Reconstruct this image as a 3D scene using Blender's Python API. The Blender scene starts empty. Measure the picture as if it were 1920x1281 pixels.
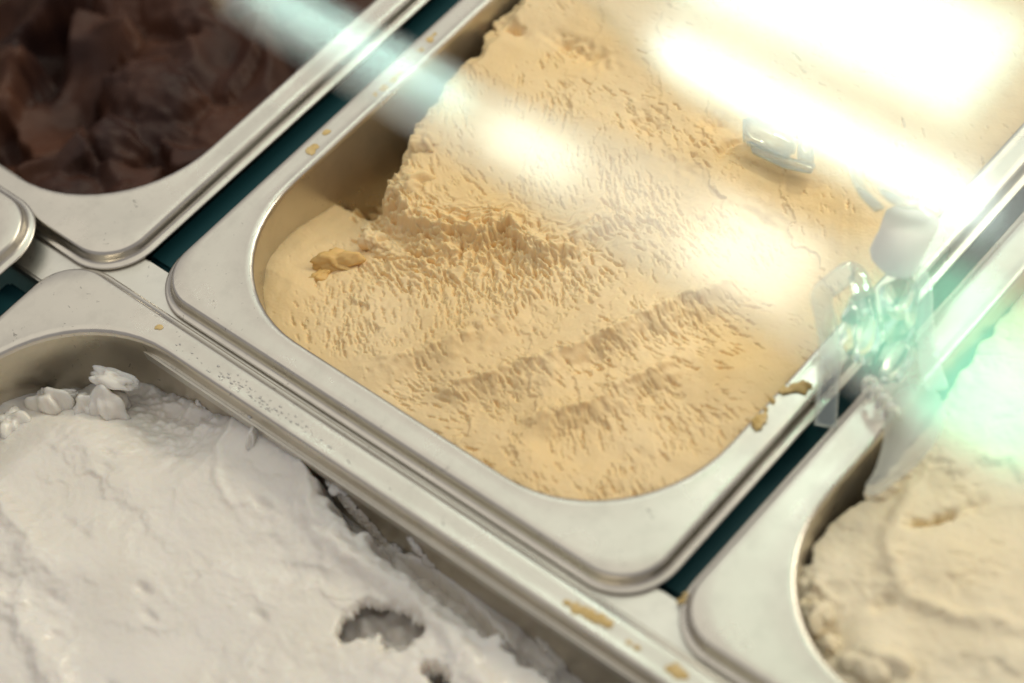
import bpy, bmesh, math, random
import numpy as np
from mathutils import Matrix, Vector
C = bpy.context.scene.collection
SC = bpy.context.scene
rng = random.Random(7)

# ------------------------------------------------------------------ camera
CAM = np.array([0.384224, -0.184834, 0.460444])
ROT = np.array([[0.7453301, -0.4487878, 0.4930238], [0.6493002, 0.6564551, -0.384026], [-0.1513018, 0.6063466, 0.7806738]])
FPX = 4533.0
def W(px, py, z=0.0):
    """point of the real plane z (metres) that the photograph's pixel shows"""
    d = ROT @ np.array([(px-960)/FPX, -(py-640.5)/FPX, -1.0])
    return CAM + d*((z-CAM[2])/d[2])
cd = bpy.data.cameras.new('camera'); cam = bpy.data.objects.new('camera', cd); C.objects.link(cam)
m = Matrix([list(ROT[i])+[CAM[i]] for i in range(3)]+[[0,0,0,1]])
cam.matrix_world = m
cd.sensor_width = 36; cd.lens = FPX/1920*36; cd.clip_start = .01; cd.clip_end = 50
cd.dof.use_dof = True; cd.dof.focus_distance = .612; cd.dof.aperture_fstop = 6.3; cd.dof.aperture_blades = 9
SC.camera = cam
# ------------------------------------------------------------------ light
wd = bpy.data.worlds.new('World'); SC.world = wd; wd.use_nodes = True
bg = wd.node_tree.nodes['Background']; bg.inputs[0].default_value = (.98,.945,.96,1); bg.inputs[1].default_value = .37
vs = SC.view_settings; vs.view_transform = 'Standard'; vs.look = 'None'; vs.exposure = 0; vs.gamma = 1
SC.cycles.use_denoising = True
SC.cycles.caustics_reflective = False; SC.cycles.caustics_refractive = False
SC.cycles.max_bounces = 10; SC.cycles.transparent_max_bounces = 12
SC.cycles.sample_clamp_indirect = 6
def area(name, loc, target, sx, sy, power, col, along=None):
    l = bpy.data.lights.new(name, 'AREA'); l.shape = 'RECTANGLE'; l.size = sx; l.size_y = sy; l.energy = power; l.color = col
    o = bpy.data.objects.new(name, l); C.objects.link(o)
    z = (Vector(loc)-Vector(target)).normalized()
    x = Vector(along) if along is not None else Vector((1,0,0))
    x = (x - z*x.dot(z)).normalized(); y = z.cross(x)
    o.matrix_world = Matrix.Translation(loc) @ Matrix((x,y,z)).transposed().to_4x4()
    return o
GZ = .15                                   # height of the display glass above the pans
LZ = 1.05                                  # height of the lamp strips
def lamp_strip(name, p0, p1, width, rad, col):
    """lamp hung over the case at LZ, seen mirrored in the level display glass between the two given directions"""
    a, b = W(*p0, 2*GZ-LZ), W(*p1, 2*GZ-LZ)
    a = Vector((a[0],a[1],LZ)); b = Vector((b[0],b[1],LZ)); L = (b-a).length
    c = (a+b)/2
    return area(name, c, c-Vector((0,0,1)), L, width, rad*.5*math.pi*L*width, col, b-a)
lamp_strip('tube_lamp', (1225,75), (1850,395), .036, 12.5, (.82,1,.92))
lamp_strip('panel_lamp', (1330,-110), (1868,130), .096, 9.5, (.62,1,.90))
lamp_strip('green_tube_lamp', (470,-40), (880,183), .017, 13, (.62,1,.86))
lamp_strip('green_tube_lamp', (915,222), (1075,310), .036, 7, (.86,1,.84))
lamp_strip('green_tube_lamp', (1085,310), (1290,420), .030, 2.0, (1,1,.80))
lamp_strip('green_tube_lamp', (1310,410), (1510,515), .066, 4.6, (1,1,.80))
lamp_strip('green_tube_lamp', (1600,575), (1720,640), .050, 5, (.18,1,.55))
lamp_strip('green_tube_lamp', (1730,505), (1930,610), .034, 3.2, (.06,1,.45))  # extra lamp, added to turn the right-hand gap emerald
lamp_strip('green_tube_lamp', (1770,670), (1990,785), .085, 6, (.18,1,.56))
lamp_strip('green_tube_lamp', (1690,760), (1760,800), .045, 2.5, (.55,1,.72))
area('ceiling_light', (-.35,.35,1.7), (.1,.05,0), 2.6, 2.2, 10.3, (1,.95,.80))
area('case_lamp', (.35,.75,.55), (.09,.06,0), .9, .12, 4.2, (1,.92,.72), (1,.25,0))
def spot(name, loc, tgt, ang, power, col):
    l = bpy.data.lights.new(name, 'SPOT'); l.energy = power; l.color = col; l.spot_size = math.radians(ang); l.spot_blend = 1; l.shadow_soft_size = .02
    o = bpy.data.objects.new(name, l); C.objects.link(o); o.location = loc
    o.rotation_euler = (Vector(tgt)-Vector(loc)).to_track_quat('-Z','Y').to_euler()
    return o
spot('glare_spot', (.10,.55,.60), W(1420,470,-.01), 8, 5.0, (1,.98,.80))  # added spots: their light patches stand in for glass reflections over the caramel
spot('glare_spot', (.10,.55,.60), W(990,300,-.01), 6, 2.0, (.92,1,.88))
spot('glare_spot', (.10,.55,.60), W(1275,790,-.01), 6.5, 1.6, (1,.97,.80))
spot('mint_glare_spot', (.40,.42,.60), W(1835,705,-.01), 8, 3.0, (.45,1,.68))  # added spots: mint light in place of the green reflection at right
spot('mint_glare_spot', (.40,.42,.60), W(1690,620,-.01), 5.5, 1.5, (.45,1,.70))

# ------------------------------------------------------------------ numpy noise
def _h(ix, iy, s):
    n = (ix.astype(np.int64)*374761393 + iy.astype(np.int64)*668265263 + s*974634319) & 0x7fffffff
    n = ((n ^ (n >> 13))*1274126177) & 0x7fffffff
    return ((n ^ (n >> 16)) & 0xffff)/65535.0
def pn(x, y, s=0):
    x0 = np.floor(x); y0 = np.floor(y); fx = x-x0; fy = y-y0
    u = fx*fx*fx*(fx*(fx*6-15)+10); v = fy*fy*fy*(fy*(fy*6-15)+10)
    def g(i, j):
        a = _h(x0+i, y0+j, s)*2*np.pi
        return np.cos(a)*(fx-i)+np.sin(a)*(fy-j)
    a = g(0,0)*(1-u)+g(1,0)*u; b = g(0,1)*(1-u)+g(1,1)*u
    return (a*(1-v)+b*v)*1.5
def fbm(x, y, s=0, o=4):
    r = 0; a = 1
    for k in range(o):
        r = r + a*pn(x*2**k, y*2**k, s+k*17); a *= .5
    return r
def sst(a, b, x):
    t = np.clip((x-a)/(b-a), 0, 1); return t*t*(3-2*t)
def poly_sd(x, y, pts):
    """signed distance to a polyline (left of its direction is positive) and the position 0..1 along it"""
    best = np.full(x.shape, 1e9); sd = np.zeros(x.shape); tt = np.zeros(x.shape)
    pts = np.array(pts, float); ln = np.hypot(*(pts[1:]-pts[:-1]).T); tot = ln.sum(); acc = 0
    n = len(pts)-1
    for k in range(n):
        a, b = pts[k], pts[k+1]; d = b-a; l = ln[k]
        t = ((x-a[0])*d[0]+(y-a[1])*d[1])/l**2
        tc = np.clip(t, 0, 1)
        dx = x-a[0]-tc*d[0]; dy = y-a[1]-tc*d[1]; q = np.hypot(dx, dy)
        s = np.sign(d[0]*(y-a[1])-d[1]*(x-a[0]))
        mk = q < best
        best = np.where(mk, q, best); sd = np.where(mk, q*s, sd); tt = np.where(mk, (acc+tc*l)/tot, tt)
        acc += l
    return sd, tt
def in_poly(x, y, pts):
    r = np.zeros(x.shape, bool); n = len(pts)
    for i in range(n):
        (x0,y0),(x1,y1) = pts[i], pts[(i+1)%n]
        c = (y0 > y) != (y1 > y)
        with np.errstate(divide='ignore', invalid='ignore'):
            r ^= c & (x < (x1-x0)*(y-y0)/(y1-y0+1e-12)+x0)
    return r
def poly_in(x, y, pts):
    """distance inside a closed polygon (negative outside)"""
    sd, _ = poly_sd(x, y, list(pts)+[pts[0]])
    return np.where(in_poly(x, y, pts), 1, -1)*np.abs(sd)

# ------------------------------------------------------------------ materials
def mat(name):
    m = bpy.data.materials.new(name); m.use_nodes = True; nt = m.node_tree
    return m, nt, nt.nodes['Principled BSDF']
def node(nt, t, **k):
    n = nt.nodes.new(t)
    for a, b in k.items(): setattr(n, a, b)
    return n
def steel(name, col, rough, sc=1.0):
    m, nt, b = mat(name)
    b.inputs['Metallic'].default_value = 1
    tc = node(nt, 'ShaderNodeTexCoord')
    n1 = node(nt, 'ShaderNodeTexNoise'); n1.inputs['Scale'].default_value = 45*sc; n1.inputs['Detail'].default_value = 6
    nt.links.new(tc.outputs['Object'], n1.inputs['Vector'])
    r = node(nt, 'ShaderNodeMapRange'); r.inputs[1].default_value = .3; r.inputs[2].default_value = .75
    r.inputs[3].default_value = rough-.07; r.inputs[4].default_value = rough+.14
    nt.links.new(n1.outputs['Fac'], r.inputs[0]); nt.links.new(r.outputs[0], b.inputs['Roughness'])
    n2 = node(nt, 'ShaderNodeTexNoise'); n2.inputs['Scale'].default_value = 130; n2.inputs['Detail'].default_value = 8; n2.inputs['Roughness'].default_value = .7
    nt.links.new(tc.outputs['Object'], n2.inputs['Vector'])
    cr = node(nt, 'ShaderNodeValToRGB'); cr.color_ramp.elements[0].position = .30; cr.color_ramp.elements[0].color = (*[c*.90 for c in col],1)
    cr.color_ramp.elements[1].position = .52; cr.color_ramp.elements[1].color = (*col,1)
    nt.links.new(n2.outputs['Fac'], cr.inputs[0]); nt.links.new(cr.outputs[0], b.inputs['Base Color'])
    n4 = node(nt, 'ShaderNodeTexNoise'); n4.inputs['Scale'].default_value = 420; n4.inputs['Detail'].default_value = 4; n4.inputs['Distortion'].default_value = 1.5
    nt.links.new(tc.outputs['Object'], n4.inputs['Vector'])
    sp = node(nt, 'ShaderNodeMapRange'); sp.inputs[1].default_value = .685; sp.inputs[2].default_value = .73; sp.inputs[3].default_value = 1; sp.inputs[4].default_value = .55
    nt.links.new(n4.outputs['Fac'], sp.inputs[0])
    mu = node(nt, 'ShaderNodeMix', data_type='RGBA', blend_type='MULTIPLY'); mu.inputs[0].default_value = 1
    nt.links.new(cr.outputs[0], mu.inputs[6]); nt.links.new(sp.outputs[0], mu.inputs[7]); nt.links.new(mu.outputs[2], b.inputs['Base Color'])
    n3 = node(nt, 'ShaderNodeTexNoise'); n3.inputs['Scale'].default_value = 900; n3.inputs['Detail'].default_value = 3
    mp = node(nt, 'ShaderNodeMapping'); mp.inputs['Scale'].default_value = (1,.12,1)
    nt.links.new(tc.outputs['Object'], mp.inputs[0]); nt.links.new(mp.outputs[0], n3.inputs['Vector'])
    bp = node(nt, 'ShaderNodeBump'); bp.inputs['Strength'].default_value = .07; bp.inputs['Distance'].default_value = .0003
    nt.links.new(n3.outputs['Fac'], bp.inputs['Height']); nt.links.new(bp.outputs[0], b.inputs['Normal'])
    return m
def cream(name, c0, c1, rough=.5, sss=.25, scale=40, spec=.3, tight=0.0):
    m, nt, b = mat(name)
    tc = node(nt, 'ShaderNodeTexCoord')
    n1 = node(nt, 'ShaderNodeTexNoise'); n1.inputs['Scale'].default_value = scale; n1.inputs['Detail'].default_value = 5
    nt.links.new(tc.outputs['Object'], n1.inputs['Vector'])
    cr = node(nt, 'ShaderNodeValToRGB'); cr.color_ramp.elements[0].position = .35+tight; cr.color_ramp.elements[0].color = (*c0,1)
    cr.color_ramp.elements[1].position = .65-tight; cr.color_ramp.elements[1].color = (*c1,1)
    nt.links.new(n1.outputs['Fac'], cr.inputs[0]); nt.links.new(cr.outputs[0], b.inputs['Base Color'])
    b.inputs['Roughness'].default_value = rough; b.inputs['Specular IOR Level'].default_value = spec
    b.inputs['Subsurface Weight'].default_value = sss; b.inputs['Subsurface Radius'].default_value = (1,.75,.5); b.inputs['Subsurface Scale'].default_value = .0016
    n3 = node(nt, 'ShaderNodeTexNoise'); n3.inputs['Scale'].default_value = 1500; n3.inputs['Detail'].default_value = 3
    nt.links.new(tc.outputs['Object'], n3.inputs['Vector'])
    bp = node(nt, 'ShaderNodeBump'); bp.inputs['Strength'].default_value = .25; bp.inputs['Distance'].default_value = .0002
    nt.links.new(n3.outputs['Fac'], bp.inputs['Height']); nt.links.new(bp.outputs[0], b.inputs['Normal'])
    return m
M_STEEL = steel('satin_steel', (.635,.595,.525), .29)
M_BASIN = steel('basin_steel', (.60,.54,.43), .32)
M_BASIN.node_tree.nodes['Principled BSDF'].inputs['Metallic'].default_value = .88
M_RAIL = steel('rail_steel', (.74,.71,.64), .42)
M_CARAMEL = cream('caramel_ice_cream', (.85,.615,.305), (.895,.70,.42), .5, .3, 20)
M_CARCHUNK = cream('caramel_chunk', (.72,.45,.15), (.80,.56,.24), .4)
M_WHITE = cream('white_ice_cream', (.82,.765,.675), (.87,.82,.75), .28, .45, 30, .5)
M_WHITE.node_tree.nodes['Principled BSDF'].inputs['Subsurface Scale'].default_value = .004
M_WHITE.node_tree.nodes['Principled BSDF'].inputs['Coat Weight'].default_value = .25; M_WHITE.node_tree.nodes['Principled BSDF'].inputs['Coat Roughness'].default_value = .22
M_VANILLA = cream('vanilla_ice_cream', (.865,.735,.50), (.90,.80,.60), .5, .25, 22)
M_CHOC = cream('chocolate_ice_cream', (.026,.010,.008), (.095,.038,.021), .55, .0, 30, .28)
M_SMEAR = cream('dried_smear', (.58,.40,.14), (.72,.54,.26), .35, .1, 200)
def well_mat():
    m, nt, b = mat('dark_gap_teal'); b.inputs['Base Color'].default_value = (.004,.062,.075,1); b.inputs['Roughness'].default_value = .6
    return m
M_WELL = well_mat()
def acrylic(name, rough=0.0, col=(1,1,1), trans=1.0):
    m, nt, b = mat(name); b.inputs['Base Color'].default_value = (*col,1); b.inputs['Roughness'].default_value = rough
    b.inputs['Transmission Weight'].default_value = trans; b.inputs['IOR'].default_value = 1.46
    return m
def thin_acrylic(name, tint, body):
    m = bpy.data.materials.new(name); m.use_nodes = True; nt = m.node_tree; b = nt.nodes['Principled BSDF']; out = nt.nodes['Material Output']
    b.inputs['Base Color'].default_value = (*body,1); b.inputs['Roughness'].default_value = .03; b.inputs['Specular IOR Level'].default_value = 1; b.inputs['Metallic'].default_value = .75
    t = node(nt, 'ShaderNodeBsdfTransparent'); t.inputs[0].default_value = (*tint,1)
    lw = node(nt, 'ShaderNodeLayerWeight'); lw.inputs[0].default_value = .45
    mr = node(nt, 'ShaderNodeMapRange'); mr.inputs[3].default_value = .18; mr.inputs[4].default_value = .85
    mx = node(nt, 'ShaderNodeMixShader'); nt.links.new(lw.outputs['Facing'], mr.inputs[0]); nt.links.new(mr.outputs[0], mx.inputs[0])
    nt.links.new(t.outputs[0], mx.inputs[1]); nt.links.new(b.outputs[0], mx.inputs[2]); nt.links.new(mx.outputs[0], out.inputs['Surface'])
    return m
M_CLEAR = thin_acrylic('clear_acrylic', (.96,.98,.97), (.80,.86,.82))
def milky(name, col, clear):
    m = bpy.data.materials.new(name); m.use_nodes = True; nt = m.node_tree; b = nt.nodes['Principled BSDF']; out = nt.nodes['Material Output']
    b.inputs['Base Color'].default_value = (*col,1); b.inputs['Roughness'].default_value = .4
    tl = node(nt, 'ShaderNodeBsdfTranslucent'); tl.inputs[0].default_value = (*col,1)
    m1 = node(nt, 'ShaderNodeMixShader'); m1.inputs[0].default_value = .15; nt.links.new(b.outputs[0], m1.inputs[1]); nt.links.new(tl.outputs[0], m1.inputs[2])
    t = node(nt, 'ShaderNodeBsdfTransparent'); m2 = node(nt, 'ShaderNodeMixShader'); m2.inputs[0].default_value = clear
    b.inputs['Specular IOR Level'].default_value = .25; nt.links.new(m1.outputs[0], m2.inputs[1]); nt.links.new(t.outputs[0], m2.inputs[2]); nt.links.new(m2.outputs[0], out.inputs['Surface'])
    return m
M_PLASTIC = acrylic('clear_plastic', 0.0, (1,1,1))
M_FROST = milky('frosted_acrylic', (.86,.86,.78), .62)
M_TAG = milky('milky_plastic', (.95,.92,.86), .05)
def glass_mat(name, tint, refl, rough=.015):
    m = bpy.data.materials.new(name); m.use_nodes = True; nt = m.node_tree; nt.nodes.remove(nt.nodes['Principled BSDF'])
    out = nt.nodes['Material Output']
    t = node(nt, 'ShaderNodeBsdfTransparent'); t.inputs[0].default_value = (*tint,1)
    g = node(nt, 'ShaderNodeBsdfGlossy'); g.inputs['Roughness'].default_value = rough; g.inputs[0].default_value = (1,1,1,1)
    mx = node(nt, 'ShaderNodeMixShader'); mx.inputs[0].default_value = refl
    nt.links.new(t.outputs[0], mx.inputs[1]); nt.links.new(g.outputs[0], mx.inputs[2]); nt.links.new(mx.outputs[0], out.inputs['Surface'])
    return m
M_GLASS = glass_mat('display_glass', (.97,.99,.975), .12, .075)
M_GLARE_STRIP = glass_mat('strip_glass', (.975,.99,.98), .14, .075)
def dropmat():
    m, nt, b = mat('frost_drop'); b.inputs['Base Color'].default_value = (.62,.60,.55,1); b.inputs['Roughness'].default_value = .12; b.inputs['Specular IOR Level'].default_value = .8
    return m
M_DROP = dropmat()

# ------------------------------------------------------------------ object helpers
def link(name, me, m, parent=None, smooth=True):
    o = bpy.data.objects.new(name, me); C.objects.link(o)
    if m: me.materials.append(m)
    if smooth and len(me.polygons): me.polygons.foreach_set('use_smooth', [True]*len(me.polygons))
    if parent: o.parent = parent
    return o
def mesh(name, v, f):
    me = bpy.data.meshes.new(name); me.from_pydata([tuple(map(float, a)) for a in v], [], f); me.update(); return me
def thing(name, loc, label, cat, group=None):
    o = bpy.data.objects.new(name, None); C.objects.link(o); o.location = loc; o.empty_display_size = .02
    o['label'] = label; o['category'] = cat
    if group: o['group'] = group
    return o
def tag(o, label, cat, group=None):
    o['label'] = label; o['category'] = cat
    if group: o['group'] = group
def grid_mesh(name, X, Y, Z, keep, skirt=None):
    """heightfield in mm, faces where KEEP holds, boundary dropped to the depth SKIRT"""
    ny, nx = X.shape
    idx = np.arange(nx*ny).reshape(ny, nx)
    k = keep[:-1,:-1] & keep[1:,:-1] & keep[:-1,1:] & keep[1:,1:]
    q = np.stack([idx[:-1,:-1][k], idx[:-1,1:][k], idx[1:,1:][k], idx[1:,:-1][k]], 1)
    co = np.stack([X.ravel(), Y.ravel(), Z.ravel()], 1)*.001
    if skirt is not None:
        e = np.concatenate([q[:,[0,1]], q[:,[1,2]], q[:,[2,3]], q[:,[3,0]]])
        key = np.sort(e, 1); kk = key[:,0]*(nx*ny)+key[:,1]
        _, inv, cnt = np.unique(kk, return_inverse=True, return_counts=True)
        be = e[cnt[inv] == 1]
        bv = np.unique(be); mp = np.zeros(nx*ny, int); mp[bv] = np.arange(len(bv))+nx*ny
        low = co[bv].copy(); low[:,2] = low[:,2]-.0018 if skirt == 'thin' else skirt*.001
        co = np.concatenate([co, low])
        q = np.concatenate([q, np.stack([be[:,1], be[:,0], mp[be[:,0]], mp[be[:,1]]], 1)])
    used = np.unique(q); re = np.full(len(co), -1); re[used] = np.arange(len(used))
    co = co[used]; q = re[q]
    me = bpy.data.meshes.new(name)
    me.vertices.add(len(co)); me.vertices.foreach_set('co', co.astype(np.float32).ravel())
    me.loops.add(q.size); me.loops.foreach_set('vertex_index', q.astype(np.int32).ravel())
    me.polygons.add(len(q)); me.polygons.foreach_set('loop_start', np.arange(0, q.size, 4, dtype=np.int32)); me.polygons.foreach_set('loop_total', np.full(len(q), 4, np.int32))
    me.update(calc_edges=True); me.validate()
    return me
def sdrect(x, y, x0, y0, x1, y1, r):
    """distance inside a rounded rectangle (negative outside)"""
    cx, cy = (x0+x1)/2, (y0+y1)/2; hx, hy = (x1-x0)/2-r, (y1-y0)/2-r
    qx = np.abs(x-cx)-hx; qy = np.abs(y-cy)-hy
    return -(np.hypot(np.maximum(qx,0), np.maximum(qy,0))+np.minimum(np.maximum(qx,qy),0)-r)
def blob_field(pts, m, name, parent, z=0.0, thick=.8, step=.25, seed=0, frame=None, rough=.5, bump=.35, grow=1.45):
    """a smear: discs (x, y, radius) in mm melted together into one thin raised puddle; FRAME maps (x, y, h) to the place"""
    pts = [(p[0], p[1], p[2]*grow) for p in pts]
    xs = [p[0] for p in pts]; ys = [p[1] for p in pts]; R = max(p[2] for p in pts)*1.7
    X, Y = np.meshgrid(np.arange(min(xs)-R, max(xs)+R, step), np.arange(min(ys)-R, max(ys)+R, step))
    F = np.zeros(X.shape)
    for (a, b, r) in pts: F += np.exp(-((X-a)**2+(Y-b)**2)/(r*r)*1.1)
    F = F + rough*.5*fbm(X/2.2, Y/2.2, seed, 4)
    h = np.sqrt(np.clip(F-.42, 0, 1.2))*thick*(1+bump*fbm(X/1.1, Y/1.1, seed+5, 3))
    keep = F > .40
    Zz = np.where(F > .42, np.maximum(h,.02), -.25)
    if frame is not None:
        P = frame(X, Y, Zz); me = grid_mesh(name, P[0], P[1], P[2], keep)
    else: me = grid_mesh(name, X, Y, Zz+z, keep)
    return link(name, me, m, parent)
def chunk(name, m, parent, loc, size, seed, rot=0.0, amp=.35, fr=1.0, sub=4, fine=.07, octv=4):
    bm = bmesh.new(); bmesh.ops.create_icosphere(bm, subdivisions=sub, radius=1)
    co = np.array([v.co[:] for v in bm.verts])
    d = fbm(co[:,0]*fr+co[:,2]*.7*fr+seed*3.1, co[:,1]*fr-co[:,2]*.6*fr, seed, octv)
    d2 = fbm(co[:,0]*4+co[:,2]*2+seed, co[:,1]*4+co[:,2], seed+9, 3)
    co = co*(1+amp*d+fine*d2)[:,None]*np.array(size)
    c, s = math.cos(rot), math.sin(rot)
    for v, p in zip(bm.verts, co): v.co = ((p[0]*c-p[1]*s+loc[0])*.001, (p[0]*s+p[1]*c+loc[1])*.001, (p[2]+loc[2])*.001)
    me = bpy.data.meshes.new(name); bm.to_mesh(me); bm.free()
    return link(name, me, m, parent)

# ------------------------------------------------------------------ steel pans
def loop_rr(x0, y0, x1, y1, r, n=14, ns=10):
    """rounded rectangle, counter-clockwise, the same number of points whatever its size"""
    P = []
    cs = [((x1-r, y0+r), -90), ((x1-r, y1-r), 0), ((x0+r, y1-r), 90), ((x0+r, y0+r), 180)]
    for k, ((cx, cy), a) in enumerate(cs):
        arc = [(cx+r*math.cos(math.radians(a+90*i/n)), cy+r*math.sin(math.radians(a+90*i/n))) for i in range(n+1)]
        P += arc
        (qx, qy), b = cs[(k+1) % 4]
        st = arc[-1]; en = (qx+r*math.cos(math.radians(b)), qy+r*math.sin(math.radians(b)))
        P += [(st[0]+(en[0]-st[0])*i/ns, st[1]+(en[1]-st[1])*i/ns) for i in range(1, ns)]
    return P
def loft(name, loops, m, parent, close=None):
    n = len(loops[0][0]); v = []; f = []
    for P, z in loops: v += [(x*.001, y*.001, z*.001) for x, y in P]
    for k in range(len(loops)-1):
        for i in range(n):
            j = (i+1) % n
            f.append((k*n+i, k*n+j, (k+1)*n+j, (k+1)*n+i))
    if close: f.append(tuple(range((len(loops)-1)*n, len(loops)*n)))
    return link(name, mesh(name, v, f), m, parent)
def pan(x0, y0, x1, y1, label, zoff=0.0, inset=10.3, rin=38, rout=15):
    t = thing('steel_pan', (0,0,0), label, 'ice cream pan', 'steel ice cream pans in the display case')
    t.location = (x0*.001, y0*.001, zoff*.001)
    w, l = x1-x0, y1-y0
    def L(d, z, r): return (loop_rr(d, d, w-d, l-d, r), z)
    # rim section from the inside edge outwards: rolled bead, flat plate, shoulder, flat lip, underside
    sec = [L(inset+.15, -1.6, rin-.2), L(inset, -.7, rin), L(inset-.25, -.12, rin), L(inset-.75, .14, rin), L(inset-1.5, .10, rin-.4), L(inset-2.2, 0, rin-1.5)]
    k = inset-2.2-3.3
    for i in (1,2,3,4): sec.append(L(inset-2.2-k*i/4, 0.0, (rin-1.5)*(1-i/4)+(rout-3.0)*i/4))
    sec += [L(2.95, -.12, rout-2.8), L(2.6, -.45, rout-2.5), L(2.3, -1.1, rout-2.2), L(2.1, -2.2, rout-2.0), L(1.85, -2.9, rout-1.8), L(1.45, -3.25, rout-1.4), L(.6, -3.35, rout-.5), L(.12, -3.45, rout-.1), L(0, -3.75, rout), L(.12, -4.05, rout-.1), L(.8, -4.15, rout-.7), L(4.0, -4.15, rout-3)]
    loft('rim', sec, M_STEEL, t)
    b = [L(inset+.15, -1.6, rin-.2), L(inset+.7, -12, rin-.5), L(inset+1.6, -30, rin-1), L(inset+4.4, -85, rin-3), L(inset+6, -108, rin-6), L(inset+9, -116, rin-8), L(inset+16, -119, rin-14), L(inset+40, -120, 10)]
    loft('basin', b, M_BASIN, t, True)
    return t
PM = (.3, .6, 165.8, 360.6)      # caramel
PC = (-172.8, -2.4, -7.3, 357.6) # chocolate
PW = (-25.4, -165.4, 334.6, -.2) # white
PV = (170.4, .4, 335.9, 360.4)   # vanilla
PL = (-197.3, -357.8, -31.8, 2.2)
pan_c = pan(*PM, 'steel pan in the middle of the photo holding the caramel ice cream')
pan_b = pan(*PC, 'steel pan in the upper left holding dark chocolate ice cream')
pan_w = pan(*PW, 'steel pan in the lower left holding white ice cream, drops on its rim')
pan_v = pan(*PV, 'steel pan in the lower right holding pale vanilla ice cream', inset=12.2)
pan_l = pan(*PL, 'steel pan of which only a rounded rim corner shows at the left edge', zoff=5)
del pan_l['group']; pan_l['group'] = pan_c['group']

# ------------------------------------------------------------------ the setting
def box(name, x0, y0, z0, x1, y1, z1, m, bev=.0004):
    bm = bmesh.new(); bmesh.ops.create_cube(bm, size=1)
    for v in bm.verts: v.co = ((x0+x1)/2+v.co.x*(x1-x0), (y0+y1)/2+v.co.y*(y1-y0), (z0+z1)/2+v.co.z*(z1-z0))
    if bev: bmesh.ops.bevel(bm, geom=bm.edges[:], offset=bev, segments=2, affect='EDGES')
    me = bpy.data.meshes.new(name); bm.to_mesh(me); bm.free(); return link(name, me, m, None, False)
o = box('counter_well', -.6, -.6, -.26, .8, .8, -.25, M_WELL, 0); o['kind'] = 'structure'
for xa, xb, ya, yb in [(-.0125,.0055,.0125,.5),(.1600,.1762,.0125,.5),(-.0390,-.0205,-.5,-.0145)]:  # strips added in the gaps, dark teal standing in for unlit depth
    o = box('gap_fill', xa, ya, -.20, xb, yb, -.010, M_WELL, .001); o['kind'] = 'structure'
o = box('support_rail', -.5, -.012, -.0085, .6, .0098, -.0044, M_RAIL, .0006)
tag(o, 'flat bright steel rail under the pan corners, seen between the two rows', 'support rail')

# ------------------------------------------------------------------ caramel ice cream
def opening(P, inset=10.3, r=38): return P[0]+inset, P[1]+inset, P[2]-inset, P[3]-inset, r
def ygrid(a, b, c, fine, coarse): return np.concatenate([np.arange(a, b, fine), np.arange(b, c, coarse)])
def pores(X, Y, ang, s, lu, lv, t0, t1):
    c, sn = math.cos(ang), math.sin(ang)
    wx = X+1.6*pn(X/7, Y/7, s+50); wy = Y+1.6*pn(X/7, Y/7, s+51)
    u = wx*c+wy*sn; v = -wx*sn+wy*c
    n = pn(u/lu, v/lv, s)+.45*pn(u/lu*2.1, v/lv*2.1, s+3)
    return sst(t0, t1, n)
def slits(X, Y, xa, ya, xb, yb, n, dens, near, ang, seed):
    """thousands of torn slits pressed into a scooped surface, each a short ragged groove; more where DENS is high, longer and deeper where NEAR is"""
    g = np.random.default_rng(seed); D = np.zeros(X.shape)
    xs = X[0]; ys = Y[:,0]; dx = xs[1]-xs[0]; dy = ys[1]-ys[0]
    jit = fbm(X/1.1, Y/1.1, seed+1, 2); jit2 = fbm(X/14, Y/14, seed+2, 2); bend = fbm(X/40, Y/40, seed+4, 2)
    px = g.uniform(xa, xb, n); py = g.uniform(ya, yb, n); rv = g.random((n, 6))
    for k in range(n):
        i = int((px[k]-xs[0])/dx); j = int((py[k]-ys[0])/dy)
        if not (0 <= i < len(xs) and 0 <= j < len(ys)): continue
        d = dens[j,i]
        if rv[k,0] > .015+.85*d*(.75+.7*jit2[j,i]): continue
        nr = near[j,i]
        big = rv[k,1]**(5-2.5*d)
        L = (.55+1.5*big+.5*rv[k,5])*(1+.8*nr); w = (.135+.13*big)*(1+.8*nr); dp = (.20+.50*rv[k,2]*(.4+.6*d)+.6*big)*(1+1.2*nr)
        a = ang+.7*bend[j,i]+(rv[k,3]-.5)*(.35+1.0*nr)
        R = L+1.0; ni = int(R/dx)+1; nj = int(R/dy)+1
        sl = (slice(max(j-nj,0), j+nj+1), slice(max(i-ni,0), i+ni+1))
        u = X[sl]-px[k]; v = Y[sl]-py[k]
        c, sn = math.cos(a), math.sin(a)
        p = u*c+v*sn; q = -u*sn+v*c+.35*jit[sl]+(rv[k,4]-.5)*.25*p*p/L
        D[sl] = np.maximum(D[sl], dp*np.exp(-(q/w)**2)*np.clip(1.25-(p/L)**2-.35*np.abs(jit[sl]), 0, 1))
    return D
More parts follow.
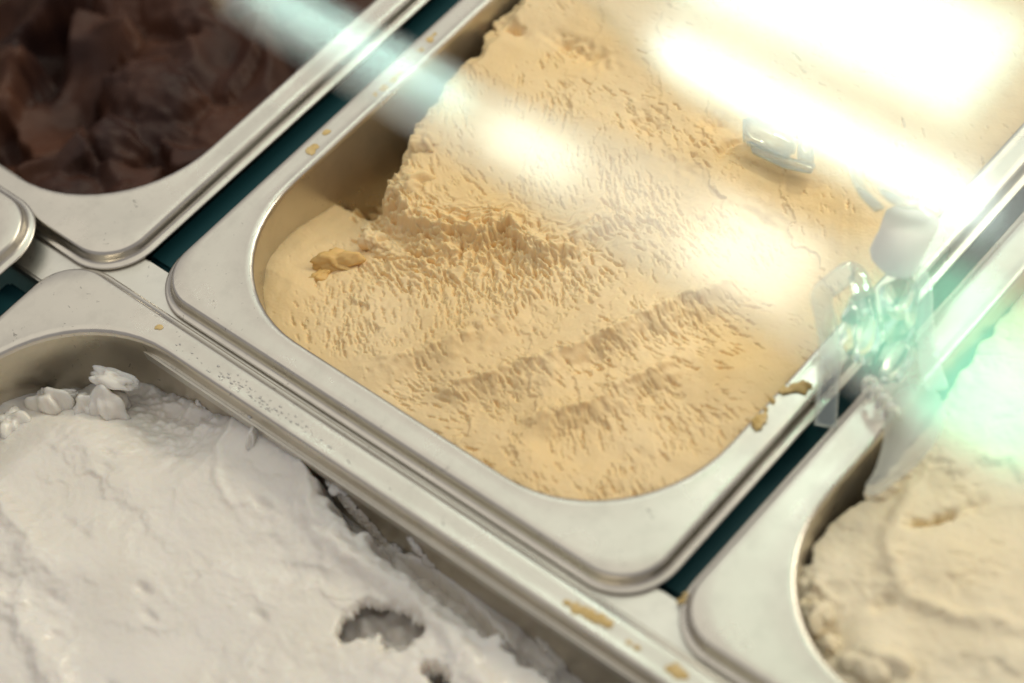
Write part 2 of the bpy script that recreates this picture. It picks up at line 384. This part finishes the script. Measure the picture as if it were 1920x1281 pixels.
def layers(X, Y, n, xa, xb, ya, yb, ang, spread, amp, fade, length, seed=3, soft=.55):
    """spatula strokes: each ends in a thin ragged edge and thins out behind it"""
    g = np.random.default_rng(seed+n); D = np.zeros(X.shape)
    j1 = fbm(X/7, Y/7, seed+40, 4); j2 = fbm(X/2, Y/2, seed+41, 2)
    for k in range(n):
        a, b = g.uniform(xa, xb), g.uniform(ya, yb); th = ang+g.uniform(-spread, spread); L = length*g.uniform(.5, 1.5); h = amp*g.uniform(.4, 1.4)
        m_ = (np.abs(X-a) < 3*L) & (np.abs(Y-b) < 3*L)
        if not m_.any(): continue
        u = X[m_]-a; v = Y[m_]-b; t = u*math.cos(th)+v*math.sin(th)
        q = -u*math.sin(th)+v*math.cos(th)+3.2*j1[m_]+.5*j2[m_]-.012*t*t*g.uniform(-1,1)
        D[m_] += h*np.exp(-(t/L)**2)*np.where(q > 0, np.exp(-np.maximum(q,0)/fade), 0)*sst(0, soft, q)
    return D
def caramel():
    x0, y0, x1, y1, r = opening(PM)
    X, Y = np.meshgrid(np.arange(x0-2, x1+2.01, .26), ygrid(y0-2, 220, y1+2, .26, 3.0))
    wall = sdrect(X, Y, x0, y0, x1, y1, r)
    step = [(14,66),(28.5,62.5),(34,62.8),(40.8,59.7),(46.8,59.3),(55,62.7),(64.4,71.1),(73.7,70.9),(82.8,77),(87.4,88.6),(96.5,92.6),(112,103),(140,124),(170,140)]
    wob = 3.0*fbm(X/10, Y/10, 3, 4)+.8*pn(X/2.2, Y/2.2, 8)
    sd, t = poly_sd(X, Y, step)
    sdw = sd+wob
    ampS = np.interp(X, [14,28,36,44,55,68,80,92,104,112], [14,12,8.5,6,4.6,3.6,2.6,1.4,.3,0])
    H = -4.2+1.3*fbm(X/45, Y/45, 11, 2)+ .012*np.clip(Y-100,0,90)
    low = .45*(1-sst(-3.0, .8, sdw))+.55*(1-sst(-9, 0, sdw+1.5*fbm(X/5, Y/5, 13, 3)))
    H -= low*ampS*np.exp(-np.abs(np.minimum(sd,0))/26)
    H -= 2.6*(1-sst(-20, 0, sd))*(1-sst(85,125,X))
    H += .9*np.exp(-(sdw-1.6)**2/4)*np.clip(ampS/4,0,1)
    # long scoop strokes with a torn crest each
    def stroke(pts, amp, fall, seed, back=13, t0=.08, t1=.85):
        s, tt = poly_sd(X, Y, pts)
        ca, cb = np.array(pts[0], float), np.array(pts[-1], float); cdv = cb-ca
        tt = np.clip(((X-ca[0])*cdv[0]+(Y-ca[1])*cdv[1])/(cdv@cdv), 0, 1)
        s = -s+1.5*fbm(X/9, Y/9, seed, 3)+.45*pn(X/2.2, Y/2.2, seed+2)
        a = amp*sst(0, t0, tt)*(1-sst(t1, 1.0, tt))
        prof = np.where(s < 0, np.exp(s/back), 1-sst(0, fall, s))-.55*np.exp(-((s-fall*1.5)/(fall*1.3))**2)+.32*np.exp(-(s/1.3)**2)*(1+.9*pn(X/2.4, Y/2.4, seed+4))
        return a*prof, s, a/amp
    r1, s1, _ = stroke([(60,12),(63.7,18.7),(69.3,26.6),(77.1,38),(82.8,52),(86.2,66.7),(90,74)], 1.8, 8, 21, 13, .25, .7)
    r2, s2, a2 = stroke([(82,20),(84.4,24),(92.7,34.7),(102.6,45.4),(107.1,56.5),(113.8,69.1),(121.7,82.5),(128,95)], 2.7, 7.5, 22, 15, .12)
    r3, s3, a3 = stroke([(106,25),(110.8,29.7),(119.5,41.5),(123,51.6),(126.4,61.8),(128.7,73.9)], 2.7, 7.5, 23, 12, .2, .65)
    H += r1+r2+r3
    # smooth melted sheet in the left corner, and the scooped hollow along the left wall
    hol = (1-sst(24, 40, X+.25*(Y-40)))*(1-sst(56, 68, Y+wob))
    H = H*(1-hol)+hol*(-9.5-.28*np.clip(Y-28,0,50)+.55*fbm(X/12, Y/12, 31, 3)+.06*(X-12))
    # the block's left side stands off the wall
    xe = np.interp(Y, [55,64,71,86,99,110,125,139,160,200,340], [29,27,25,18.5,16.2,15.2,12.9,11.6,11,10.5,10])+1.9*fbm(X/7, Y/7, 33, 4)+.5*pn(X/1.8, Y/1.8, 35)
    cut = (1-sst(-2.4, .9, X-xe))*sst(58, 66, Y)
    H -= 26*cut+2.2*(1-sst(0, 6, X-xe))*sst(58, 66, Y)*(1-cut)
    # a smooth skin along the near wall and right wall
    sm = np.maximum((1-sst(3, 9, Y-y0+2*pn(X/9, Y/9, 5)))*(1-sst(85, 112, X)), hol)
    dist = 1-sm
    # torn, open-pored texture
    ang = -.46+.32*fbm(X/30, Y/30, 44, 2)
    base_ang = -.42
    dens = np.clip(.42+1.15*fbm(X/21, Y/21, 41, 3), .0, 1)
    dens = np.maximum(dens, np.exp(-((s2-7)/8)**2)*a2); dens = np.maximum(dens, np.exp(-((s3-6)/7)**2)*a3)
    dens = np.maximum(dens, 1.0*np.exp(-((sd+14)/15)**2)*np.clip(ampS/3,0,1))
    dens *= (1-.72*sst(95,150,Y))*(1-.6*sst(118,148,X)*sst(35,60,Y))
    dens *= 1-.85*np.exp(-((s2+7)/4.5)**2)*a2
    dens *= 1-.6*np.exp(-((s3+5)/4)**2)*a3
    near = np.exp(-((sd+6)/11)**2)*np.clip(ampS/3, 0, 1)
    H -= slits(X, Y, x0, y0, x1, 215, 27000, dens*dist*(1-.55*sst(85,140,Y)), near, base_ang, 5)
    H += dist*.10*dens*fbm(X/1.6, Y/1.6, 91, 3)+dist*.25*fbm(X/7, Y/7, 92, 2)+.05*fbm(X/.9, Y/.9, 93, 2)
    # crumbly tearing at the step and along its crest
    tear = np.exp(-(sd/7.5)**2)*np.clip(ampS/5, 0, 1)*(1-hol)
    rid = 1-np.abs(fbm((.8*X+.4*Y)/9, sd/2.6+.5*pn(X/4,Y/4,6), 97, 4))*2
    H += tear*(1.5*rid-.8+.6*fbm(X/2.6, Y/2.6, 99, 3))
    H += layers(X, Y, 34, 25, 140, 15, 150, -.9, .5, .55, 12, 16)*dist
    # shallow dents and pits far back
    for (a, b, rx, ry, d) in [(37,129,7,3,1.6),(19,126,4,2.5,2.6),(73,118,5,4,1.2),(88,128,4,3,1.6),(97,124,2.2,5,1.6),(45,130,10,4,.9),(90,112,6,5,.8),(108,100,5,3,1.2),(118,108,9,5,.9)]:
        H -= d*np.exp(-((X-a)/rx)**2-((Y-b)/ry)**2)*(1+.8*pn(X/2.5, Y/2.5, 3))
    H = np.minimum(H, -.6+np.clip(wall-1.0,-1,9)*.35)
    return grid_mesh('ice_cream', X, Y, H, wall > -.45, -60)
ice_c = thing('ice_cream', (.083,.18,-.06), 'caramel beige ice cream, scooped into porous ridges, filling the middle pan', 'ice cream', 'ice cream in the pans')
def sub(t, o):
    """hang O, built at world place, under T"""
    o.parent = t; o.matrix_parent_inverse = Matrix.Translation(-Vector(t.location)); return o
sub(ice_c, link('scooped_surface', caramel(), M_CARAMEL))
for (px, py, z, sz, sd_, rt, mm) in [(632,492,-10.5,(5.6,3.2,2.6),3,.7,M_CARCHUNK),(700,452,-10,(3.2,2.6,2.2),5,.2,M_CARAMEL),(722,468,-10.5,(3.0,2.0,2.0),6,.5,M_CARAMEL),
                                 (800,268,-4.5,(4.2,3.2,2.4),8,.3,M_CARAMEL),(775,350,-6,(4.5,3.4,3.2),9,.9,M_CARAMEL),(600,520,-11,(3.2,1.6,1.4),11,1.2,M_CARCHUNK),(818,420,-7.5,(2.2,2.8,1.8),14,.6,M_CARAMEL),
                                 (690,430,-11,(1.5,1.1,1.0),16,.6,M_CARAMEL),(575,610,-10,(1.7,1.3,1.0),18,.1,M_CARAMEL)]:
    q = W(px, py, z*.001)*1000
    o = sub(ice_c, chunk('chunk', mm, None, (q[0],q[1],z), sz, sd_, rt, .5, 1.3))
    if mm is M_CARCHUNK: o['label'] = 'darker golden torn chunk'

# ------------------------------------------------------------------ white ice cream
def white():
    x0, y0, x1, y1, r = opening(PW)
    X, Y = np.meshgrid(np.concatenate([np.arange(x0-2, 200, .42), np.arange(200, x1+2, 4)]), np.concatenate([np.arange(y0-2, -110, 3), np.arange(-110, y1+2, .42)]))
    wall = sdrect(X, Y, x0, y0, x1, y1, r)
    H = -12+2.2*fbm(X/55, Y/55, 5, 2)+.9*fbm((X+Y)/60, (Y-.5*X)/24, 6, 2)
    H += 2.6*np.exp(-((X-60)/34)**2-((Y+12)/9)**2)+1.5*np.exp(-((X-55)/40)**2-((Y+30)/25)**2)
    # low at the far-left corner, high where it is pressed to the wall, open beyond
    H -= np.interp(X, [-18,15,30,40,48], [8.5,8.5,6.5,3.5,0])*(1-sst(6, 34, -9-Y+.35*np.clip(X+16,0,60)*0))+3*(1-sst(-8,10,X))
    edge = np.interp(X, [-20,40,52,70,80,84,90,100,112,124,140,150,340], [0,0,0,0,-2.5,-4.5,-5.5,-5,-6,-7,-7,-9,-20])
    w2 = edge+1.5*fbm(X/6, Y/6, 9, 4)+.5*pn(X/1.5, Y/1.5, 4)
    H -= np.interp(X+2*fbm(X/4,Y/4,7,3), [66,78,97,104,138,152,180], [0,13,13,7,8,13,20])*sst(-2.0, 1.2, (Y-y1)-w2)
    # hole down to the steel, slit, pits
    hole = [(105,-37),(106,-31),(109,-27.5),(115.5,-26),(121.5,-25),(125,-29),(123,-34.5),(119,-37),(116,-35.5),(112.5,-38.5),(110,-41.5),(107,-41)]
    hd = poly_in(X, Y, hole)+1.3*fbm(X/4, Y/4, 12, 5)+.22*pn(X/1.2, Y/1.2, 2)
    H -= 1.6*sst(-.9, .9, hd)
    h2 = poly_in(X, Y, [(129,-33),(134,-31.5),(141,-35),(137,-39),(131,-36)])+1.3*fbm(X/2.6, Y/2.6, 14, 4)
    H -= 5*sst(-.6, 1.4, h2)
    s, t = poly_sd(X, Y, [(96,-16.5),(102.3,-16.4),(112.2,-15.2),(121.4,-16.0),(130.4,-17.2),(139,-19)])
    s = s+.5*fbm(X/3, Y/3, 15, 3)
    H -= 10*np.exp(-(s/(1.3+.8*np.sin(t*3.1)))**2)*sst(0,.1,t)*(1-sst(.9,1,t))
    H += 1.4*np.exp(-((s-3)/2.2)**2)*sst(0,.1,t)
    # wind-blown folds and flaps
    f1, ft = poly_sd(X, Y, [(45,-10),(48,-20),(56,-28),(66,-31),(78,-33)])
    H += 1.1*np.exp(-((f1+.8*pn(X/6,Y/6,3))/1.3)**2)*(f1 > -2)*(1-ft)
    f2, ft2 = poly_sd(X, Y, [(0,-60),(12,-64),(27,-66),(38,-70)])
    H += 2.0*np.exp(-((f2+1.2*fbm(X/6,Y/6,8,3))/3.2)**2)*np.exp(-((ft2-.5)/.4)**2)
    f3, ft3 = poly_sd(X, Y, [(20,-86),(40,-82),(60,-88),(80,-96),(100,-104)])
    H += (1.8*np.exp(-((f3+2*fbm(X/7,Y/7,18,4))/3.5)**2))*sst(0,.1,ft3)
    f4, ft4 = poly_sd(X, Y, [(70,-10),(80,-20),(95,-24),(112,-22),(130,-25),(150,-32)])
    H += 1.8*np.exp(-((f4+1.5*fbm(X/6,Y/6,28,3))/3.0)**2)
    far = sst(-14, -24, Y)
    rough = np.clip(.35+1.2*fbm(X/22, Y/22, 55, 3), 0, 1)
    H += rough*(.45*fbm(X/6, Y/6, 51, 3))
    c = np.exp(-((Y+17)/9)**2)*(1-sst(34,50,X))
    H += c*(1.8*fbm(X/6, Y/5, 61, 4))
    for k in range(20):
        a = rng.uniform(-12, 165); b = rng.uniform(-85, -14); q = rng.uniform(.7, 2.0)
        H -= rng.uniform(.5, 1.3)*np.exp(-((X-a+.5*pn(X/1.5,Y/1.5,k))/(q*rng.uniform(1,1.9)))**2-((Y-b)/(q*.7))**2)
    H += .06*fbm(X/1.5, Y/1.5, 77, 2)
    H += layers(X, Y, 34, -15, 175, -100, -10, .35, .7, .5, 12, 22, 3, 3.0)+layers(X, Y, 14, 20, 150, -60, -12, .2, .6, .32, 7, 9, 3, .9)*(1-.5*c)
    H = np.minimum(H, -2.5)
    return grid_mesh('ice_cream', X, Y, H, (wall > -.9) & ~(hd > .9) & ~(h2 > 1.2), 'thin')
ice_w = thing('ice_cream', (.15,-.083,-.06), 'white ice cream with a hole and loose flakes in the lower left pan', 'ice cream', 'ice cream in the pans')
sub(ice_w, link('scooped_surface', white(), M_WHITE))
def lower_layer():
    X, Y = np.meshgrid(np.arange(92, 160, .8), np.arange(-62, -11.5, .8))
    H = -21.5+2.5*fbm(X/7, Y/7, 3, 3)-.18*(X-110)*.4
    return grid_mesh('lower_layer', X, Y, H, np.ones(X.shape, bool), -45)
sub(ice_w, link('lower_layer', lower_layer(), M_WHITE))
for (px, py, z, sz, sd_, rt) in [(212,712,-9,(6.5,2.4,2.2),2,.35),(205,762,-15,(5.0,5.2,5.0),4,.6),(170,770,-16,(4.0,4.0,4.0),6,.1),(98,758,-17,(5.2,3.6,5.0),9,.5),(25,800,-17,(4.2,4.6,4.2),12,.2),(120,740,-14,(3.6,1.2,1.2),13,.9),
                            (45,985,-13.5,(5.2,8.5,1.8),21,-.9),(75,1045,-13.0,(3.4,5.0,1.4),24,-.6),(20,960,-15,(5,4,2.2),26,.4),(478,820,-8,(1.2,3.6,2.6),31,.3),(640,905,-10,(3.2,3.4,1.5),33,.6),
                            (690,1210,-24,(3.2,2.2,2.4),35,.3),(735,1215,-27,(8,2.0,1.6),37,-.75),(770,1235,-25,(6,1.4,1.4),39,-.5),(720,1262,-18,(3.8,3.4,2.8),41,.5),(790,1255,-18,(3.6,3.2,2.8),43,.2),(672,1245,-18,(2.8,2.2,2.4),45,.3)]:
    q = W(px, py, z*.001)*1000
    sub(ice_w, chunk('flake', M_WHITE, None, (q[0],q[1],z), sz, sd_, rt, .55, 1.15, 4, .035, 2))
# smears left on the pan's far wall: puddles standing on the wall plane
def wall_frame(yw):
    return lambda x, zz, h: (x, yw-h-.05*(-zz-12), zz)
yw = PW[3]-10.3-.45
for k, pts in enumerate([[(82,-14,2.0),(85,-16,2.2),(88,-18,2.4),(92,-20,1.8),(95,-22,1.2)], [(105,-12,1.2),(107,-14,1.3),(109,-17,1.6),(112,-21,2.2),(116,-24,2.8),(120,-27,3.4),(126,-29,3.0),(132,-30,3.2),(138,-33,3)],
                         [(146,-20,2.2),(150,-23,2.0),(156,-27,2.4),(163,-30,1.6)], [(52,-6,1.4),(54,-8,1.6),(56,-10,1.3)], [(30,-15,1.0),(33,-17,1.4),(37,-17,1.0),(41,-16,1.6)], [(99,-20,1.2),(103,-22,1.3),(108,-25,1.3)]]):
    sub(ice_w, blob_field(pts, M_WHITE, 'smear', None, thick=1.3, seed=k*7+1, frame=wall_frame(yw), rough=.4))

# ------------------------------------------------------------------ vanilla ice cream
def vanilla():
    x0, y0, x1, y1, r = opening(PV, 12.2)
    X, Y = np.meshgrid(np.concatenate([np.arange(x0-2, 285, .45), np.arange(285, x1+2, 3)]), ygrid(y0-2, 160, y1+2, .45, 3))
    wall = sdrect(X, Y, x0, y0, x1, y1, r)
    H = -8+1.8*fbm(X/40, Y/40, 3, 2)+.5*fbm((X+Y)/45, (Y-.3*X)/16, 6, 2)
    # a torn edge standing off the left wall, sunk near the back of the photo
    xe = np.interp(Y, [0,25,33,36,40,48,60,75,90,110,150], [182,182,184.5,187.5,184,184.5,186.5,187,185,183,181])+.9*fbm(X/5, Y/5, 7, 4)
    H -= 20*(1-sst(-2.2, .8, X-xe))*sst(24, 34, Y)
    lump = np.exp(-((X-192)/7)**2-((Y-27)/6)**2)
    H += lump*(1.6+2.6*fbm(X/4.2, Y/4.2, 15, 4))
    H -= 3*np.exp(-((X-201)/6)**2-((Y-22)/7)**2)
    H += 2.6*np.exp(-((X-212)/8)**2-((Y-26)/6)**2)
    s, t = poly_sd(X, Y, [(199,57),(202.5,61),(206,67),(210,75)])
    s = s+.7*fbm(X/2.5, Y/2.5, 22, 3)
    H -= 6*np.exp(-(s/.8)**2)*sst(0,.15,t)*(1-sst(.35,.6,t))+1.2*np.exp(-(s/1.2)**2)*(1-sst(.8,1,t))
    s2, t2 = poly_sd(X, Y, [(193,70),(199,50),(208,42),(222,44),(240,52)])
    H += 1.6*np.exp(-((s2+1.0*fbm(X/7,Y/7,25,3))/2.4)**2)*(1-sst(.8,1,t2))*sst(0,.1,t2)
    s3, t3 = poly_sd(X, Y, [(206,36),(209,42),(213,44)])
    H -= 1.5*np.exp(-(s3/1.5)**2)*(1-t3)
    dens = np.clip(.1+1.1*fbm(X/16, Y/16, 31, 3)+.5*sst(70,95,Y)+.4*sst(212,225,X), 0, 1)
    H -= .7*slits(X, Y, x0, y0, 285, 150, 2600, dens, 0*X, .6, 8)
    H += .5*fbm(X/6, Y/6, 51, 4)*dens+.08*fbm(X/1.3, Y/1.3, 53, 3)
    H += layers(X, Y, 34, 184, 260, 15, 120, 1.0, .6, .7, 12, 18, 3, 2.8)
    H = np.minimum(H, -1.2)
    return grid_mesh('ice_cream', X, Y, H, wall > -.7, -60)
ice_v = thing('ice_cream', (.253,.18,-.06), 'pale vanilla ice cream torn at its edge in the lower right pan', 'ice cream', 'ice cream in the pans')
sub(ice_v, link('scooped_surface', vanilla(), M_VANILLA))
for (px, py, z, sz, sd_, rt) in [(1535,1085,-11,(3.4,3.0,3.0),3,.5),(1655,925,-8,(4.6,2.6,2.8),5,1.1),(1690,890,-8,(3.5,2.0,2.2),7,1.0),(1640,1245,-8,(6.5,5.0,3.2),9,.4),(1535,1160,-9,(3.4,3.6,3.2),11,.2),(1560,1215,-10,(3.0,2.6,2.6),13,.8)]:
    q = W(px, py, z*.001)*1000
    sub(ice_v, chunk('chunk', M_VANILLA, None, (q[0],q[1],z), sz, sd_, rt, .45, 1.2))

# ------------------------------------------------------------------ chocolate ice cream
def choc():
    x0, y0, x1, y1, r = opening(PC)
    X, Y = np.meshgrid(np.arange(x0-2, x1+2, .8), ygrid(y0-2, 150, y1+2, .8, 4))
    wall = sdrect(X, Y, x0, y0, x1, y1, r)
    H = np.full(X.shape, -60.0)
    rr = random.Random(31)
    # broken slabs leaning on each other
    for k in range(60):
        a = rr.uniform(x0+25, x1); b = rr.uniform(y0, 150); c = rr.uniform(-.5,.5); d = rr.uniform(-.6,.3); R = rr.uniform(15, 28); q = rr.uniform(-34,-22)
        th = rr.uniform(0,3.1); u = (X-a)*math.cos(th)+(Y-b)*math.sin(th); v = -(X-a)*math.sin(th)+(Y-b)*math.cos(th)
        w = np.maximum(np.abs(u), np.abs(v)*1.5)+1.6*fbm(X/8, Y/8, k, 3)
        slab = q+c*np.clip(u,-30,30)+d*np.clip(v,-30,30)-80*sst(R*.8, R*1.15, w)
        H = np.maximum(H, slab)
    H = np.maximum(H, -40+2*fbm(X/12, Y/12, 5, 3))
    H += .25*fbm(X/4, Y/4, 9, 3)+5*(1-2*np.abs(fbm(X/34, Y/34, 19, 2)))-4
    for k in range(13):
        a = rr.uniform(x0+30, x1); b = rr.uniform(y0, 130); q = rr.uniform(11, 20)
        e = np.clip(1-((X-a+2*fbm(X/8,Y/8,k+60,3))/q)**2-((Y-b+2*fbm(X/8,Y/8,k+80,3))/(q*rr.uniform(.5,1)))**2, 0, 1)
        H = np.maximum(H, -34+rr.uniform(8,22)*np.sqrt(e)-30*(e <= 0)+.6*fbm(X/3, Y/3, k, 3))
    H = np.minimum(H, -6)
    return grid_mesh('ice_cream', X, Y, H, wall > -.9, -60)
tag(link('ice_cream', choc(), M_CHOC), 'dark brown chocolate ice cream in broken slabs in the upper left pan', 'ice cream', 'ice cream in the pans')

# ------------------------------------------------------------------ smears and drops on the rims
def rim_smear(t, disc, z, seed, thick=.5):
    d = [(p[0]-t.location.x*1000, p[1]-t.location.y*1000, p[2]) for p in disc]
    return blob_field(d, M_SMEAR, 'smear', t, z=z, thick=thick, seed=seed, rough=.7, step=.2)
rim_smear(pan_c, [(6.6,58.8,.9),(6.4,60.6,1.1)], 0, 3, .3)
rim_smear(pan_c, [(5.7,66.4,.9)], 0, 5, .2)
rim_smear(pan_c, [(7.6,83.8,.7),(7.9,86.8,1.0),(8.2,90.2,1.1),(8.0,93.5,.7)], 0, 7, .2)
rim_smear(pan_c, [(7.1,103,.8),(6.4,107,.9),(6.0,109.5,.6)], 0, 9, .2)
rim_smear(pan_c, [(157.9,55.6,1.3),(157.3,57.6,1.1),(156.6,60.6,.55),(156.3,63.4,.6),(156.9,67.0,.8),(158.4,69.4,1.35),(160.2,70.8,1.3)], .05, 11, 1.1)
rim_smear(pan_w, [(152.2,-7.0,.8),(155.5,-7.2,1.1),(158.5,-6.8,1.3),(161.6,-6.1,1.2),(163.6,-5.9,.9)], .05, 13, .4)
rim_smear(pan_w, [(170.2,-7.1,.6),(172.4,-6.9,.7)], .05, 15, .3)
rim_smear(pan_w, [(182.3,-6.5,1.2),(185,-6.3,1.2)], .05, 17, .3)
rim_smear(pan_w, [(15.5,-6.0,.8)], .0, 19, .3)
rim_smear(pan_v, [(171.6,9.5,.7),(171.4,11.5,.6)], -3.3, 21, .4)
def drops():
    bm = bmesh.new(); rr = random.Random(5)
    for k in range(110):
        x = rr.gauss(52, 13); y = -7.4+rr.gauss(0, 1.0)
        if y > -4.5 or y < -9.0: continue
        s = rr.uniform(.10, .34)
        mx = Matrix.Translation(((x-PW[0])*.001, (y-PW[1])*.001, .00005)) @ Matrix.Diagonal((s*.001*rr.uniform(.8,1.8), s*.001, s*.00055, 1))
        bmesh.ops.create_icosphere(bm, subdivisions=1, radius=1, matrix=mx)
    me = bpy.data.meshes.new('frost'); bm.to_mesh(me); bm.free()
    o = link('frost', me, M_DROP, pan_w); o['kind'] = 'stuff'
drops()

# ------------------------------------------------------------------ clear tag holders
def plate(name, pix, z0, dz, thick, m, parent, bev=.0006):
    """a plate outlined by the given points on a plane that leans: height z0 at the first image row, dz more per 100 rows"""
    y_ref = pix[0][1]
    top = [Vector(W(x, y, z0+dz*(y-y_ref)/100)) for x, y in pix]
    n = Vector((0,0,0))
    for i in range(len(top)):
        a, b = top[i], top[(i+1) % len(top)]
        n += a.cross(b)
    n = n.normalized()
    if n.z < 0: n = -n
    bm = bmesh.new(); vs = [bm.verts.new(p) for p in top]; f = bm.faces.new(vs)
    r = bmesh.ops.extrude_face_region(bm, geom=[f])
    for v in r['geom']:
        if isinstance(v, bmesh.types.BMVert): v.co -= n*thick
    bmesh.ops.recalc_face_normals(bm, faces=bm.faces[:])
    bmesh.ops.bevel(bm, geom=bm.edges[:], offset=bev, segments=3, affect='EDGES', clamp_overlap=True)
    me = bpy.data.meshes.new(name); bm.to_mesh(me); bm.free()
    return sub(parent, link(name, me, m))
def smooth_path(P, n=8):
    out = []
    for i in range(len(P)-1):
        p0 = P[max(i-1,0)]; p1 = P[i]; p2 = P[i+1]; p3 = P[min(i+2,len(P)-1)]
        for k in range(n):
            t = k/n
            out.append(.5*((2*p1)+(p2-p0)*t+(2*p0-5*p1+4*p2-p3)*t*t+(3*p1-p0-3*p2+p3)*t**3))
    return out+[P[-1]]
def ribbon(name, pix, w, th, m, parent, up=(0,0,1)):
    """a bar of rectangular section w x th (metres) swept through points (px, py, z)"""
    P = smooth_path([Vector(W(a, b, c)) for a, b, c in pix]); v = []; f = []
    up = Vector(up)
    for i, p in enumerate(P):
        t = (P[min(i+1,len(P)-1)]-P[max(i-1,0)]).normalized()
        s = t.cross(up)
        s = s.normalized() if s.length > 1e-4 else Vector((1,0,0))
        u = s.cross(t).normalized()
        for (a, b) in ((-1,-.7),(-.8,-1),(.8,-1),(1,-.7),(1,.7),(.8,1),(-.8,1),(-1,.7)): v.append(p+s*w/2*a+u*th/2*b)
    n = 8
    for i in range(len(P)-1):
        for k in range(n): f.append((i*n+k, i*n+(k+1) % n, (i+1)*n+(k+1) % n, (i+1)*n+k))
    f.append(tuple(range(n))[::-1]); f.append(tuple(range((len(P)-1)*n, len(P)*n)))
    return sub(parent, link(name, mesh(name, v, f), m))
clip = thing('tag_holder', W(1640,640,0), 'clear plastic clip with a blank milky tag on the rim right of the caramel', 'tag holder')
plate('tag', [(1662,392),(1680,384),(1725,392),(1752,400),(1761,412),(1757,430),(1744,452),(1733,476),(1722,500),(1708,519),(1690,521),(1664,514),(1648,500),(1634,484),(1630,466),(1638,448),(1648,430),(1655,408)], .018, -.001, .0010, M_TAG, clip, .0003)
ribbon('arm', [(1590,292,.004),(1604,330,.010),(1622,366,.016),(1648,392,.019)], .0026, .0009, M_CLEAR, clip)
ribbon('arm', [(1628,304,.006),(1650,340,.014),(1668,366,.019),(1695,380,.021),(1728,384,.021),(1752,402,.020)], .0030, .0010, M_CLEAR, clip)
ribbon('jaw', [(1548,800,.001),(1552,730,.004),(1557,660,.007),(1548,600,.010),(1540,556,.013),(1566,530,.015),(1600,508,.015),(1616,545,.013),(1626,600,.011)], .0052, .0009, M_CLEAR, clip, (.3,.2,1))
plate('body', [(1570,640),(1604,566),(1640,548),(1652,640),(1630,690),(1596,676)], .011, -.008, .0026, M_PLASTIC, clip, .0005)
plate('body', [(1646,536),(1700,510),(1726,530),(1716,596),(1662,640)], .013, .004, .0026, M_PLASTIC, clip, .0005)
plate('body', [(1660,646),(1716,604),(1722,660),(1690,716),(1652,720),(1638,694)], .010, -.006, .0026, M_PLASTIC, clip, .0005)
plate('window', [(1576,596),(1596,552),(1640,536),(1644,566),(1602,604)], .016, .006, .0014, M_PLASTIC, clip, .0003)
ribbon('handle', [(1716,506,.014),(1728,540,.013),(1730,610,.010),(1742,680,.007),(1758,730,.006)], .0050, .0010, M_CLEAR, clip)
plate('paddle', [(1662,752),(1690,720),(1740,716),(1768,744),(1770,790),(1752,830),(1722,866),(1690,892),(1650,920),(1625,930),(1618,912),(1640,880),(1655,830)], .004, -.0012, .0022, M_FROST, clip, .0009)
for k in range(4):
    a, b = 1626+14*k, 722+17*k
    ribbon('spring_coil', [(a-9,b+8,.0045),(a-2,b-8,.0085),(a+10,b-10,.0085),(a+16,b+4,.0045)], .0014, .0014, M_PLASTIC, clip)
clip2 = thing('tag_holder', W(1460,260,-.003), 'small clear plastic clip lying at the back of the caramel ice cream', 'tag holder')
plate('body', [(1392,212),(1420,214),(1452,232),(1490,236),(1494,262),(1486,284),(1462,290),(1430,268),(1392,262)], .004, -.002, .0036, M_CLEAR, clip2, .001)
plate('cap', [(1498,232),(1530,240),(1524,300),(1494,292)], .007, -.003, .0034, M_CLEAR, clip2, .0005)
plate('foot', [(1404,262),(1460,288),(1500,300),(1530,306),(1520,322),(1470,312),(1410,284)], .001, -.001, .0014, M_CLEAR, clip2, .0003)
ribbon('arm', [(1394,206,.006),(1440,226,.008),(1486,240,.008),(1532,258,.007),(1560,282,.004)], .0022, .0016, M_CLEAR, clip2)

# ------------------------------------------------------------------ display glass
def sheet(name, pix, z, thick, m, bev=.0008):
    bm = bmesh.new(); vs = [bm.verts.new(W(x, y, z)) for x, y in pix]; f = bm.faces.new(vs)
    r = bmesh.ops.extrude_face_region(bm, geom=[f])
    for v in r['geom']:
        if isinstance(v, bmesh.types.BMVert): v.co.z -= thick
    bmesh.ops.recalc_face_normals(bm, faces=bm.faces[:])
    me = bpy.data.meshes.new(name); bm.to_mesh(me); bm.free(); return link(name, me, m, None, False)
o = sheet('display_glass', [(1060,-70),(1150,30),(1262,140),(1410,235),(1560,312),(1710,385),(1860,455),(2010,530),(2010,-70)], GZ, .006, M_GLASS)
tag(o, 'clear display glass in the upper right corner mirroring white lamp strips', 'glass pane')
o = sheet('glare_strip', [(440,-100),(960,175),(1320,315),(1590,450),(1730,440),(1860,495),(2010,560),(2010,930),(1860,880),(1740,800),(1600,690),(1480,620),(1300,530),(920,310),(395,-15)], GZ, .006, M_GLARE_STRIP)  # made-up piece of the display glass, shaped to carry the diagonal reflection
tag(o, 'added strip of clear display glass carrying the pale green reflection diagonally over the pans', 'glass strip')
